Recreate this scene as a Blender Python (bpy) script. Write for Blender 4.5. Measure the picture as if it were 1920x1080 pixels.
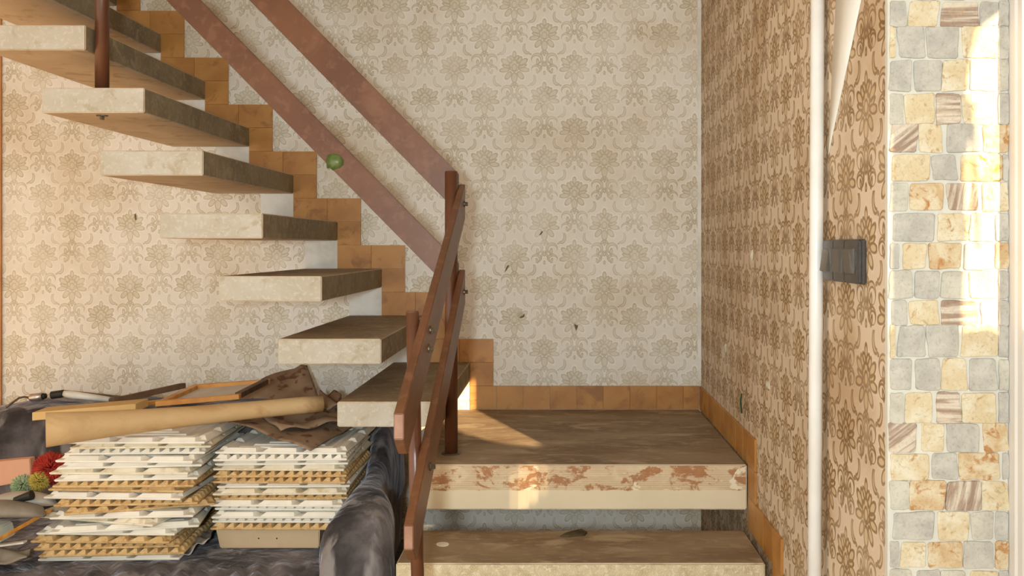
import bpy, bmesh, math, random
from mathutils import Vector, Matrix, noise
for o in list(bpy.data.objects): bpy.data.objects.remove(o)
S = bpy.context.scene
COL = S.collection
random.seed(7)
# ------------------------------------------------------------------ camera, world, sun, exposure
FPX, CX, CY, CH = 1723.6, 1045.0, 462.0, 1.42       # focal length in px, principal point, camera height
cam = bpy.data.cameras.new('camera'); camo = bpy.data.objects.new('camera', cam); COL.objects.link(camo)
camo.location = (0, 0, CH); camo.rotation_euler = (math.pi/2, 0, 0)
cam.sensor_width = 36; cam.lens = FPX/1920*36
cam.shift_x = -(CX-960)/1920; cam.shift_y = -(540-CY)/1920
cam.clip_start = 0.02
S.camera = camo
w = bpy.data.worlds.new('world'); S.world = w; w.use_nodes = True
w.node_tree.nodes['Background'].inputs[0].default_value = (1.0, 0.95, 0.87, 1)
w.node_tree.nodes['Background'].inputs[1].default_value = 1.85
SX, SZ = 0.4355, 0.35                                 # sun slope per metre of depth: sideways, down
sl = bpy.data.lights.new('sun', 'SUN'); sl.energy = 15.0; sl.angle = math.radians(0.45); sl.color = (1.0, 0.78, 0.48)
so = bpy.data.objects.new('sun', sl); COL.objects.link(so)
so.rotation_euler = Vector((-SX, 1, -SZ)).to_track_quat('-Z', 'Y').to_euler(); so.location = (3, -4, 3)
fl = bpy.data.lights.new('photo_flash', 'AREA'); fl.shape = 'DISK'; fl.size = 0.16; fl.energy = 46; fl.color = (0.76, 0.92, 1.0)
fo = bpy.data.objects.new('photo_flash', fl); COL.objects.link(fo)
fo.location = (-0.17, -0.30, 1.47); fo.rotation_euler = (math.pi/2, 0, math.radians(3))
S.view_settings.view_transform = 'Standard'; S.view_settings.look = 'None'
S.view_settings.gamma = 1; S.view_settings.exposure = 0.0
S.view_settings.use_curve_mapping = False

# ------------------------------------------------------------------ helpers
def lin(r, g, b):
    f = lambda c: (c/255/12.92 if c/255 <= 0.04045 else ((c/255+0.055)/1.055)**2.4)
    return (f(r), f(g), f(b), 1)
def at(px, py, Y):
    return Vector(((px-CX)*Y/FPX, Y, CH-(py-CY)*Y/FPX))
class NT:
    def __init__(s, name):
        s.m = bpy.data.materials.new(name); s.m.use_nodes = True
        s.t = s.m.node_tree; s.b = s.t.nodes['Principled BSDF']
    def n(s, typ, **k):
        nd = s.t.nodes.new(typ)
        for a, v in k.items(): setattr(nd, a, v)
        return nd
    def put(s, sock, v):
        if isinstance(v, bpy.types.NodeSocket): s.t.links.new(v, sock)
        else: sock.default_value = v
    def math(s, op, a, b=None, c=None, clamp=False):
        nd = s.n('ShaderNodeMath', operation=op, use_clamp=clamp)
        for i, v in enumerate((a, b, c)):
            if v is not None: s.put(nd.inputs[i], v)
        return nd.outputs[0]
    def step(s, v, lo, hi, o0=0.0, o1=1.0):
        nd = s.n('ShaderNodeMapRange', interpolation_type='SMOOTHSTEP')
        s.put(nd.inputs['Value'], v)
        for k, x in zip(('From Min', 'From Max', 'To Min', 'To Max'), (lo, hi, o0, o1)): nd.inputs[k].default_value = x
        return nd.outputs['Result']
    def mix(s, f, a, b, mode='MIX'):
        nd = s.n('ShaderNodeMix', data_type='RGBA', blend_type=mode)
        s.put(nd.inputs['Factor'], f); s.put(nd.inputs['A'], a) if False else None
        s.put(nd.inputs[6], a); s.put(nd.inputs[7], b)
        return nd.outputs[2]
    def noise(s, vec, scale, detail=4, rough=0.55, dist=0.0):
        nd = s.n('ShaderNodeTexNoise'); s.put(nd.inputs['Vector'], vec)
        nd.inputs['Scale'].default_value = scale; nd.inputs['Detail'].default_value = detail
        nd.inputs['Roughness'].default_value = rough; nd.inputs['Distortion'].default_value = dist
        return nd.outputs['Fac']
    def map(s, vec, loc=(0,0,0), rot=(0,0,0), sc=(1,1,1), typ='POINT'):
        nd = s.n('ShaderNodeMapping', vector_type=typ); s.put(nd.inputs['Vector'], vec)
        s.put(nd.inputs['Location'], loc); nd.inputs['Rotation'].default_value = rot; nd.inputs['Scale'].default_value = sc
        return nd.outputs[0]
    def obj(s): return s.n('ShaderNodeTexCoord').outputs['Object']
    def pos(s): return s.n('ShaderNodeNewGeometry').outputs['Position']
    def rnd(s): return s.n('ShaderNodeObjectInfo').outputs['Random']
    def fin(s, col, rough=0.7, bump=None, bs=0.3, bd=0.002, spec=0.3):
        s.put(s.b.inputs['Base Color'], col); s.put(s.b.inputs['Roughness'], rough)
        s.b.inputs['Specular IOR Level'].default_value = spec
        if bump is not None:
            nd = s.n('ShaderNodeBump'); nd.inputs['Strength'].default_value = bs; nd.inputs['Distance'].default_value = bd
            s.put(nd.inputs['Height'], bump); s.t.links.new(nd.outputs[0], s.b.inputs['Normal'])
        return s.m
def mottled(name, c1, c2, scale=8, rough=0.7, c3=None, stretch=(1,1,1), lo=0.35, hi=0.65, bs=0.2, bd=0.002, spec=0.3, fine=None, useworld=False):
    t = NT(name); v = t.pos() if useworld else t.obj()
    v = t.map(v, sc=stretch)
    if not useworld:
        r = t.rnd(); cmb = t.n('ShaderNodeCombineXYZ'); t.put(cmb.inputs[0], t.math('MULTIPLY', r, 17.0)); t.put(cmb.inputs[1], t.math('MULTIPLY', r, 31.0))
        va = t.n('ShaderNodeVectorMath', operation='ADD'); t.put(va.inputs[0], v); t.put(va.inputs[1], cmb.outputs[0]); v = va.outputs[0]
    n1 = t.noise(v, scale, 6); n2 = t.noise(v, scale*9, 3)
    col = t.mix(t.step(n1, lo, hi), lin(*c1), lin(*c2))
    if c3: col = t.mix(t.step(t.noise(v, scale*2.3, 5, 0.6, 0.6), 0.52, 0.68), col, lin(*c3))
    if fine: col = t.mix(t.step(n2, 0.52, 0.66, 0, 0.55), col, lin(*fine))
    return t.fin(col, rough, n2, bs, bd, spec)
class MB:
    """collects faces with material indices and builds one mesh object"""
    def __init__(s): s.v = []; s.f = []; s.mi = []
    def add(s, vs, fs, mi=0):
        o = len(s.v); s.v += [tuple(v) for v in vs]
        for i, f in enumerate(fs):
            s.f.append([j+o for j in f]); s.mi.append(mi[i] if isinstance(mi, (list, tuple)) else mi)
        return s
    def box(s, lo, hi, mi=0):
        x0,y0,z0 = lo; x1,y1,z1 = hi
        return s.add([(x0,y0,z0),(x1,y0,z0),(x1,y1,z0),(x0,y1,z0),(x0,y0,z1),(x1,y0,z1),(x1,y1,z1),(x0,y1,z1)],
              [(0,3,2,1),(4,5,6,7),(0,1,5,4),(1,2,6,5),(2,3,7,6),(3,0,4,7)], mi)   # bottom top front right back left
    def loft(s, rings, mi=0, cap=True):
        n = len(rings[0]); o = []; fs = []
        for r in rings: o += [tuple(p) for p in r]
        for k in range(len(rings)-1):
            for i in range(n):
                j = (i+1) % n; fs.append((k*n+i, k*n+j, (k+1)*n+j, (k+1)*n+i))
        if cap: fs.append(tuple(range(n))[::-1]); fs.append(tuple((len(rings)-1)*n+i for i in range(n)))
        return s.add(o, fs, mi)
    def tube(s, pts, rad, n=12, mi=0, cap=True):
        pts = [Vector(p) for p in pts]; rings = []
        if not isinstance(rad, (list, tuple)): rad = [rad]*len(pts)
        for i, p in enumerate(pts):
            d = (pts[min(i+1, len(pts)-1)]-pts[max(i-1, 0)]).normalized()
            a = d.orthogonal().normalized() if i == 0 else (a - d*a.dot(d)).normalized()
            b = d.cross(a)
            rings.append([p + (a*math.cos(2*math.pi*k/n) + b*math.sin(2*math.pi*k/n))*rad[i] for k in range(n)])
        return s.loft(rings, mi, cap)
    def build(s, name, mats, parent=None, smooth=False, bevel=0, seg=2, origin=None):
        me = bpy.data.meshes.new(name)
        o0 = Vector(origin) if origin is not None else Vector((0,0,0))
        me.from_pydata([tuple(Vector(v)-o0) for v in s.v], [], s.f)
        if not isinstance(mats, (list, tuple)): mats = [mats]
        for m in mats: me.materials.append(m)
        me.polygons.foreach_set('material_index', s.mi)
        bm = bmesh.new(); bm.from_mesh(me); bmesh.ops.recalc_face_normals(bm, faces=bm.faces)
        if bevel: bmesh.ops.bevel(bm, geom=bm.edges[:], offset=bevel, segments=seg, affect='EDGES', clamp_overlap=True)
        bm.to_mesh(me); bm.free()
        if smooth: me.polygons.foreach_set('use_smooth', [True]*len(me.polygons))
        ob = bpy.data.objects.new(name, me); COL.objects.link(ob); ob.location = o0
        if parent: par(ob, parent)
        return ob
def par(o, p):
    o.parent = p
    if p.type == 'EMPTY' or True:
        o.matrix_parent_inverse = Matrix.Translation(-p.location) if p.parent is None else (Matrix.Translation(-(p.location)))
def empty(name, loc=(0,0,0)):
    o = bpy.data.objects.new(name, None); COL.objects.link(o); o.location = loc; o.empty_display_size = 0.05; return o
def tag(o, label=None, cat=None, group=None, kind=None):
    if label: o['label'] = label
    if cat: o['category'] = cat
    if group: o['group'] = group
    if kind: o['kind'] = kind
    return o
def struct(o, label=None): return tag(o, label, None, None, 'structure')

# ------------------------------------------------------------------ wallpaper material (damask built from ellipse distances)
UNIT, HALF = 0.03207, 3.80
def wallpaper(name, axis, u0, z0, ground, fill, line, light, stain, warp=0.0, stain_amt=0.5, fade=(0.2, 1.0), linew=0.035):
    t = NT(name); p = t.pos(); sp = t.n('ShaderNodeSeparateXYZ'); t.put(sp.inputs[0], p)
    s = t.math('SUBTRACT', sp.outputs[axis], u0); z = t.math('SUBTRACT', sp.outputs[2], CH)
    if warp:
        sa = t.math('MAXIMUM', t.math('MULTIPLY', s, -1.0), 0.0)
        s = t.math('SUBTRACT', s, t.math('MULTIPLY', t.math('MULTIPLY', sa, sa), warp))
        z = t.math('MULTIPLY', z, t.math('MULTIPLY_ADD', sa, 0.022, 1.0))
    u = t.math('DIVIDE', s, UNIT); v = t.math('DIVIDE', t.math('SUBTRACT', z, z0-CH), UNIT)
    c = t.math('ROUND', t.math('DIVIDE', u, HALF))
    a = t.math('ABSOLUTE', t.math('SUBTRACT', u, t.math('MULTIPLY', c, HALF)))
    par_ = t.math('FLOORED_MODULO', c, 2.0)
    vv = t.math('SUBTRACT', t.math('FLOORED_MODULO', t.math('ADD', t.math('MULTIPLY_ADD', par_, 4.0, v), 5.0), 8.0), 5.0)
    cb = t.n('ShaderNodeCombineXYZ'); t.put(cb.inputs[0], a); t.put(cb.inputs[1], vv); q = cb.outputs[0]
    def ell(x, y, rx, ry, ang=0):
        m = t.map(q, (x, y, 0), (0, 0, math.radians(ang)), (rx, ry, 1), 'TEXTURE')
        l = t.n('ShaderNodeVectorMath', operation='LENGTH'); t.put(l.inputs[0], m); return l.outputs['Value']
    ds = []
    def E(x, y, rx, ry, ang=0):
        r = min(rx, ry); ds.append(t.math('MULTIPLY_ADD', ell(x, y, rx, ry, ang), r, -r))
    def CRES(A, B):
        r = min(A[2], A[3]); r2 = min(B[2], B[3])
        d1 = t.math('MULTIPLY_ADD', ell(*A), r, -r); d2 = t.math('MULTIPLY_ADD', ell(*B), -r2, r2)
        ds.append(t.math('MAXIMUM', d1, d2))
    # lotus medallion
    E(0, 1.62, .22, .42); E(.33, 1.18, .2, .34, -35)
    E(0, .2, .62, .72); E(0, .0, .3, .42)
    E(.62, .95, .24, .44, -35); E(1.12, .66, .3, .6, -52); E(1.25, -.3, .6, .27, -8); E(1.0, .15, .5, .2, 18)
    E(.78, -1.02, .3, .54, 38); E(0, -1.3, .36, .62)
    # paired scrolls
    Y0 = -3.65
    E(.3, Y0+1.46, .12, .26, 35); E(0, Y0+1.28, .11, .18)
    NM = len(ds)
    CRES((.92, Y0+.74, .72, .68), (1.04, Y0+.56, .57, .53)); E(.84, Y0+.26, .17, .4, -6)
    CRES((1.0, Y0-.56, .64, .52), (1.13, Y0-.7, .5, .42)); E(.92, Y0-.86, .13, .28, -18)
    E(.3, Y0-.1, .1, .4, 20); E(0, Y0-.02, .14, .24); E(0, Y0-1.12, .12, .22)
    # hooked leaf
    CRES((1.62, 2.42, .55, .76), (1.84, 2.58, .5, .68)); E(1.8, -2.33, .13, .09, 25)
    fm = ds[0]; lm = t.math('ABSOLUTE', ds[0])
    for k, d in enumerate(ds[1:]):
        fm = t.math('MINIMUM', fm, t.math('ADD', d, 0.045) if k >= NM-1 else d); lm = t.math('MINIMUM', lm, t.math('ABSOLUTE', d))
    n_big = t.noise(p, 2.3, 5, 0.6); n_med = t.noise(p, 9, 5, 0.6); n_fine = t.noise(p, 160, 2)
    fmask = t.step(fm, -0.02, 0.03, 1, 0); lmask = t.step(lm, linew*0.6, linew*2.2, 1, 0)
    edge = t.step(t.math('ABSOLUTE', t.math('SUBTRACT', fm, 0.12)), 0.02, 0.07, 1, 0)
    fd = t.step(n_med, 0.35, 0.62, fade[1], fade[0])
    col = t.mix(t.math('MULTIPLY', fmask, t.math('MULTIPLY', fd, 0.8)), lin(*ground), lin(*fill))
    col = t.mix(t.math('MULTIPLY', edge, 0.5), col, lin(*light))
    col = t.mix(t.math('MULTIPLY', lmask, fd), col, lin(*line))
    col = t.mix(t.step(n_big, 0.45, 0.72, 0, stain_amt), col, t.mix(1.0, col, lin(*stain), 'MULTIPLY'))
    col = t.mix(t.step(t.noise(p, 26, 4, 0.7), 0.66, 0.78, 0, 0.35), col, t.mix(1.0, col, lin(*stain), 'MULTIPLY'))
    return t.fin(col, 0.62, n_fine, 0.15, 0.001, 0.3)
M = {}
M['paper_back'] = wallpaper('damask_wallpaper_grey', 0, -0.0526, 2.020, (224,216,204), (206,195,172), (184,171,146), (238,232,222), (234,222,202), warp=0.009, stain_amt=0.75, fade=(0.4, 0.9))
M['paper_right'] = wallpaper('damask_wallpaper_warm_lit', 1, 1.858, 1.555, (208,187,161), (193,166,126), (134,105,68), (216,197,172), (214,194,166), stain_amt=0.8, fade=(0.7, 1.0), linew=0.05)  # damask in browner colours, with warm dim light put into the tint
M['plaster'] = mottled('white_plaster', (225,222,214), (205,200,188), 9, 0.8, useworld=True)
M['plain'] = mottled('painted_room', (225,214,196), (215,204,186), 3, 0.8, useworld=True)
M['floor'] = mottled('floor_boards', (214,192,160), (200,178,146), 3, 0.5, stretch=(1, 6, 1), useworld=True)
M['mortar'] = mottled('pale_mortar', (208,201,185), (198,193,181), 14, 0.85, bs=0.5, useworld=True)
M['tile'] = mottled('ochre_tile', (186,132,66), (166,112,52), 6, 0.42, (150,100,48), bs=0.12, spec=0.4)
M['tile_joint'] = mottled('tile_backing', (168,128,78), (150,110,66), 12, 0.8)
M['tread_end'] = mottled('tread_end_concrete', (190,182,168), (181,171,153), 9, 0.8, (172,159,136), bs=0.4, fine=(202,195,181))
M['tread_nose'] = mottled('tread_nosing_grime', (140,124,98), (122,107,83), 7, 0.75, (152,136,110), bs=0.3, fine=(156,140,114))
M['tread_top'] = mottled('tread_top_dirt', (142,122,96), (124,104,80), 6, 0.72, (158,136,104), bs=0.3, fine=(160,142,116))
M['tread_under'] = mottled('tread_underside', (200,180,152), (186,166,138), 5, 0.8, (172,150,120), bs=0.2)
M['landing_top'] = mottled('landing_top_dirt', (148,126,98), (122,98,72), 4, 0.62, (168,146,118), stretch=(0.7, 1.6, 1), bs=0.3, fine=(160,138,110))
M['low_end'] = mottled('lower_step_front', (206,188,152), (186,166,128), 30, 0.8, (220,206,176), bs=0.5, fine=(232,220,194))

# glue residue on the landing front
def residue():
    t = NT('landing_front_glue_residue'); p = t.pos(); sp = t.n('ShaderNodeSeparateXYZ'); t.put(sp.inputs[0], p)
    z = t.math('SUBTRACT', sp.outputs[2], 0.76)
    n = t.noise(t.map(p, sc=(1, 1, 1.5)), 13, 9, 0.68, 0.4); n2 = t.noise(t.map(p, sc=(1, 1, 2.2), loc=(3,1,2)), 9, 6, 0.6, 0.8)
    edge = t.math('ADD', z, t.math('MULTIPLY', t.math('SUBTRACT', n, 0.5), 0.022))
    up = t.step(edge, -0.0795, -0.0755)
    lines = t.step(t.math('SINE', t.math('MULTIPLY', z, 1650.0)), -0.1, 0.7)
    base = t.mix(t.noise(p, 6, 4), lin(226,208,176), lin(206,188,156))
    strip = t.mix(t.math('MULTIPLY', lines, t.step(n2, 0.3, 0.55, 0.3, 0.9)), lin(222,202,168), lin(160,116,72))
    rust = t.mix(t.step(n, 0.5, 0.56), strip, t.mix(t.noise(p, 30, 3), lin(176,112,56), lin(132,76,40)))
    rust = t.mix(t.step(n, 0.47, 0.5, 0, 0.8), strip, rust)
    rust = t.mix(t.step(n2, 0.62, 0.66), rust, lin(224,210,182))
    col = t.mix(up, base, rust)
    return t.fin(col, 0.75, t.math('MULTIPLY', lines, up), 0.35, 0.0015)
M['residue'] = residue()
M['rail'] = mottled('brown_lacquered_wood', (112,70,42), (97,59,34), 4, 0.42, (118,77,50), bs=0.05, spec=0.42, fine=(124,84,58))
M['rail_end'] = mottled('worn_board_end', (160,120,98), (140,100,80), 20, 0.6)
M['post'] = mottled('brown_painted_post', (104,62,40), (92,54,34), 6, 0.32, spec=0.5, bs=0.06)
M['bolt'] = mottled('dull_steel', (120,104,84), (92,78,62), 30, 0.4); M['bolt'].node_tree.nodes['Principled BSDF'].inputs['Metallic'].default_value = 0.7

# ------------------------------------------------------------------ the room
YW, XR, YP = 3.73, 0.583, 1.62         # back wall, right wall, end of the right wall
wb = struct(MB().box((-3.6, YW, 0), (0.9, YW+0.15, 2.75)).build('wall_back', M['paper_back']), 'wall behind the stairs papered in pale grey damask')
wr = struct(MB().box((XR, YP+0.012, 0), (0.79, YW, 2.75)).build('wall_right', M['paper_right']), 'right wall beside the landing papered in damask, warm light put into its brown tint')
wf = struct(MB().box((XR-0.001, YP, 0), (0.794, YP+0.012, 2.75)).build('wall_front', M['mortar']), 'narrow wall end clad in grey and ochre stones')
struct(MB().box((-3.6, -1.6, -0.1), (2.9, YW+0.15, 0)).build('floor', M['floor']))
struct(MB().box((-3.6, -1.6, 2.75), (1.6, YW+0.15, 2.85)).build('ceiling', M['plain']))
# walls out of view: the one behind the camera and the one on the right, whose curtained window lets the sun in
struct(MB().box((-0.45, -1.6, 0), (1.5, -1.5, 2.75)).build('wall_rear', M['plain']))
struct(MB().box((-3.7, 1.6, 0), (-3.6, YW+0.15, 2.75)).build('wall_left', M['plain']))
XS, WY0, WY1, WZ0, WZ1 = 1.5, -1.38, 0.30, 1.00, 2.62
mb = MB(); mb.box((XS, -1.6, 0), (XS+.1, WY0, 2.75)); mb.box((XS, WY1, 0), (XS+.1, YP+.1, 2.75))
mb.box((XS, WY0, 0), (XS+.1, WY1, WZ0)); mb.box((XS, WY0, WZ1), (XS+.1, WY1, 2.75))
struct(mb.build('wall_side', M['plain']))
M['sun_cut_curtain'] = mottled('curtain_cloth', (214,190,150), (200,176,136), 8, 0.9)
win = struct(empty('window_1', (XS, -0.3, 1.0)))
mb = MB()
for a in ((WY0, WZ0, WY0+.04, WZ1), (WY1-.04, WZ0, WY1, WZ1), (WY0+.04, WZ0, WY1-.04, WZ0+.04), (WY0+.04, WZ1-.04, WY1-.04, WZ1)):
    mb.box((XS+.02, a[0], a[1]), (XS+.06, a[2], a[3]))
mb.build('window_frame', M['plaster'], win)
XC = XS-.04
def drape(poly):       # unseen hanging panel, outline in y, z cut to shape the sun patches
    m = MB(); n = len(poly)
    f = [(XC, y, z) for y, z in poly]; b = [(XC-.004, y, z) for y, z in poly]
    m.add(f+b, [tuple(range(n)), tuple(range(n, 2*n))[::-1]]+[(i, (i+1) % n, n+(i+1) % n, n+i) for i in range(n)])
    return m.build('sun_cut_curtain', M['sun_cut_curtain'], win)
def up(p):             # a lit point carried back up the sun's ray to the curtain
    dy = (XC-p.x)/SX; return (p.y-dy, p.z+SZ*dy)
def ws(px, py): return up(at(px, py, YP))
def wl(px, py, Z=0.76): return up(at(px, py, (CH-Z)*FPX/(py-CY)))
def wr_(px, py): return up(at(px, py, 2.78))
TOP, BOT, L0, R0 = WZ1+.06, WZ0-.06, WY0-.06, WY1+.06
yc = YP-(XC-XR)/SX+.008                                       # ray grazing the wall corner
g0, g1, g2 = wl(866, 812), wl(930, 829), wl(1006, 838)       # lower edge of the patch on the landing
ytop = up(Vector((-0.40, YW, 0.83)))[1]
def ze(y): return g0[1]+(g1[1]-g0[1])*(y-g0[0])/(g1[0]-g0[0]) if y < g1[0] else g1[1]+(g2[1]-g1[1])*(y-g1[0])/(g2[0]-g1[0])
h0, h1 = wr_(950, 955), wr_(1022, 866)                       # thin slits whose light glows on the landing front
ha, hb, hz0, hz1 = h0[0], h1[0], wr_(985, 955)[1], wr_(985, 868)[1]
drape([(L0, BOT), (ha, BOT), (ha, ze(ha)), g0, (g0[0], TOP), (L0, TOP)])
drape([(hb, BOT), (yc, BOT), (yc, g2[1]-.012), g2]+([g1] if g1[0] > hb else [])+[(hb, ze(hb))])
drape([(ha, BOT), (hb, BOT), (hb, hz0), (ha, hz0)])
drape([(ha, hz1), (hb, hz1), (hb, ze(hb))]+([g1] if ha < g1[0] < hb else [])+[(ha, ze(ha))])
NS = 4; sw_ = (hb-ha)/NS
for i in range(NS):
    o_ = .22 if i in (0, NS-1) else .32                      # open share of each slit
    drape([(ha+i*sw_, hz0), (ha+(i+1-o_)*sw_, hz0), (ha+(i+1-o_)*sw_, hz1), (ha+i*sw_, hz1)])
drape([(g0[0], ytop), (yc, ytop), (yc, TOP), (g0[0], TOP)])
# middle panel, its right edge makes the slanting streaks on the stones
E = [ws(1802, 622), ws(1806, 520), ws(1812, 420), ws(1806, 330), ws(1818, 240), ws(1812, 150), ws(1828, 60)]
drape([(yc, BOT), (E[0][0], BOT)]+E+[(E[-1][0], TOP), (yc, TOP)])
drape([ws(1829, 470), ws(1836, 470), ws(1824, 190), ws(1818, 190)])
drape([E[-1], ws(1869, 28), ws(1905, 10), (R0, ws(1905, 10)[1]), (R0, TOP), (E[-1][0], TOP)])
drape([E[0], (E[0][0], BOT), (R0, BOT), (R0, ws(1905, 640)[1]), ws(1905, 640), ws(1850, 615)])

# bits of bare wall under the treads, tears
TK, RISE, RUN, TW, YF = 0.076, 0.19, 0.179, 0.312, 2.78
def tx(k): return -0.666 - RUN*(k-1)           # left side of tread k
def tz(k): return 0.76 + RISE*k                # top of tread k
for k in range(2, 9):
    xr = tx(k)+TW
    MB().box((xr-0.132, YW-0.003, tz(k-1)+0.001), (xr, YW, tz(k)-TK-0.001)).build('plaster_patch', M['plaster'], wb)
M['tear'] = mottled('torn_paper_back', (214,204,184), (190,176,150), 20, 0.8)
M['tear_dark'] = mottled('dark_scuff', (128,110,84), (108,92,68), 30, 0.9)
def flap(pts, name, mat, parent, th=0.0015):
    c = sum((Vector(p) for p in pts), Vector())/len(pts); m = MB(); n = len(pts)
    if parent is wr: off = Vector((-th, 0, 0))
    else: off = Vector((0, -th, 0))
    b = [Vector(p)+off for p in pts]
    m.add([tuple(p) for p in pts]+[tuple(p) for p in b]+[tuple(c+off*4)],
          [tuple(range(n))]+[(i, (i+1) % n, n+(i+1) % n, n+i) for i in range(n)]+[(n+i, n+(i+1) % n, 2*n) for i in range(n)])
    return m.build(name, mat, parent)
def bw(px, py): return at(px, py, YW)
def rw(px, py):
    Y = XR*FPX/(px-CX); p = at(px, py, Y); return Vector((XR, Y, p.z))
for poly, mm in (([(968,578),(980,586),(984,592),(972,596),(967,590)], 'tear'), ([(974,594),(984,588),(983,594),(976,597)], 'tear_dark'),
                 ([(1076,607),(1084,610),(1080,621)], 'tear_dark'), ([(1011,441),(1016,433),(1018,435),(1013,441)], 'tear_dark'),
                 ([(945,512),(951,498),(955,497),(950,506)], 'tear_dark'), ([(252,402),(255,400),(256,412),(253,413)], 'tear_dark'),
                 ([(303,462),(312,458),(314,464),(306,468)], 'tear'), ([(1304,40),(1311,40),(1312,720),(1305,722)], 'plaster_seam')):
    if mm == 'plaster_seam': continue
    flap([bw(*q) for q in poly], 'torn_spot', M[mm], wb)
for poly, mm in (([(1356,650),(1361,645),(1362,660),(1357,672),(1354,668)], 'tear'), ([(1436,714),(1443,716),(1444,730),(1437,728)], 'tear'), ([(1409,470),(1412,468),(1411,492),(1409,490)], 'tear')):
    flap([rw(*q) for q in poly], 'torn_spot', M[mm], wr)
MB().box((XR-0.014, YW-0.004, 0.875), (XR, YW, 2.75)).build('paper_edge', M['plaster'], wb)
M['wire'] = mottled('green_wire', (30,74,52), (22,58,40), 20, 0.5)
tag(MB().tube([rw(1393,738)+Vector((-.004,0,0)), rw(1392,752)+Vector((-.006,0,0)), rw(1393,775)+Vector((-.004,0,0))], 0.0022, 6).build('wire_stub', M['wire'], smooth=True), 'short green wire poking from the right wall above the landing skirting', 'wire')

# white skirting trim at the far left
struct(MB().box((-3.6, YW-0.012, 0), (-2.252, YW, 2.75)).build('trim_3', mottled('orange_wood_trim', (206,150,96), (190,134,82), 8, 0.5)), 'orange brown wooden edge at the far left of the wall')

# stepped tile skirting on the back wall
GAP = 0.0007
t1 = struct(empty('trim_1', (0, YW, 0.76)), 'stepped ochre tile skirting along the staircase on the back wall')
SK = 0.095
def btile(x0, x1, z0, z1):
    th = 0.007+random.uniform(-.0004, .0004)
    MB().box((x0+GAP/2, YW-th, z0+GAP/2), (x1-GAP/2, YW, z1-GAP/2)).build('tile', M['tile'], t1, bevel=0.0005, seg=1)
for k in range(1, 10):
    xr = tx(k)+TW; xn = tx(k+1)+TW
    zb = tz(k-1)+SK
    btile(xr, xr+SK, zb, tz(k))
    xm_ = (xn+xr+SK)/2
    btile(xn, xm_, tz(k), tz(k)+SK); btile(xm_, xr+SK, tz(k), tz(k)+SK)
x = tx(1)+TW
while x < XR-0.01:
    x2 = min(x+0.108, XR-0.008)
    btile(x, x2, 0.76, 0.76+SK); x = x2
t2 = struct(empty('trim_2', (XR, 3.0, 0.57)), 'ochre tile skirting stepping down the right wall beside the landing')
def rtile(y0, y1, z0, z1):
    th = 0.007+random.uniform(-.0004, .0004)
    MB().box((XR-th, y0+GAP/2, z0+GAP/2), (XR, y1-GAP/2, z1-GAP/2)).build('tile', M['tile'], t2, bevel=0.0005, seg=1)
y = YW-0.008
while y > YF+0.01:
    y2 = max(y-0.108, YF); rtile(y2, y, 0.76, 0.76+SK); y = y2
rtile(YF-SK, YF, 0.76, 0.76+SK); rtile(YF-SK, YF, 0.57+SK, 0.76); rtile(YF-SK, YF, 0.57, 0.57+SK)
rtile(YF-SK-0.108, YF-SK, 0.57, 0.57+SK); rtile(2.465, YF-SK-0.108, 0.57, 0.57+SK)
rtile(2.465-SK, 2.465, 0.57, 0.57+SK); rtile(2.465-SK, 2.465, 0.38+SK, 0.57)

# ------------------------------------------------------------------ stones on the wall end
def stone_mat(name, kind):
    t = NT(name); v = t.obj(); r = t.rnd()
    cmb = t.n('ShaderNodeCombineXYZ'); t.put(cmb.inputs[0], t.math('MULTIPLY', r, 9.0)); t.put(cmb.inputs[2], t.math('MULTIPLY', r, 5.0))
    va = t.n('ShaderNodeVectorMath', operation='ADD'); t.put(va.inputs[0], v); t.put(va.inputs[1], cmb.outputs[0]); q = va.outputs[0]
    n = t.noise(q, 24, 6, 0.62, 0.4); f = t.noise(q, 190, 3)
    if kind == 'grey': col = t.mix(t.step(n, .3, .7), lin(188,181,168), lin(163,157,147))
    elif kind == 'pale': col = t.mix(t.step(n, .3, .7), lin(194,187,170), lin(173,166,152))
    elif kind == 'tan':
        col = t.mix(t.step(n, .35, .6), lin(208,197,172), lin(198,178,142)); col = t.mix(t.step(t.noise(q, 55, 5, .65, .8), .55, .68), col, lin(176,144,102))
    elif kind == 'rust':
        col = t.mix(t.step(n, .35, .6), lin(204,188,158), lin(188,158,118)); col = t.mix(t.step(t.noise(q, 36, 5, .65, 1.2), .52, .64), col, lin(170,122,72))
    else:
        ang = {'stripe': 0, 'stripe_slant': 38, 'stripe_steep': 78}[kind]
        w_ = t.noise(t.map(q, rot=(0, math.radians(ang), 0), sc=(6, 1, 130)) if False else t.map(t.map(q, rot=(0, math.radians(ang), 0)), sc=(7, 1, 95)), 1.0, 4, .6, .6)
        col = t.mix(t.step(w_, .38, .62), lin(202,188,168), lin(148,124,106)); col = t.mix(t.step(n, .55, .7, 0, .5), col, lin(196,166,126))
    col = t.mix(t.step(f, .5, .7, 0, .3), col, t.mix(1.0, col, lin(196,180,150), 'MULTIPLY'))
    return t.fin(col, .8, f, .4, .0015)
for kd in ('grey', 'pale', 'tan', 'rust', 'stripe', 'stripe_slant', 'stripe_steep'): M['st_'+kd] = stone_mat('stone_'+kd, kd)
g, p_, ta, ru, s1, s2, s3 = 'grey', 'pale', 'tan', 'rust', 'stripe', 'stripe_slant', 'stripe_steep'
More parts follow.
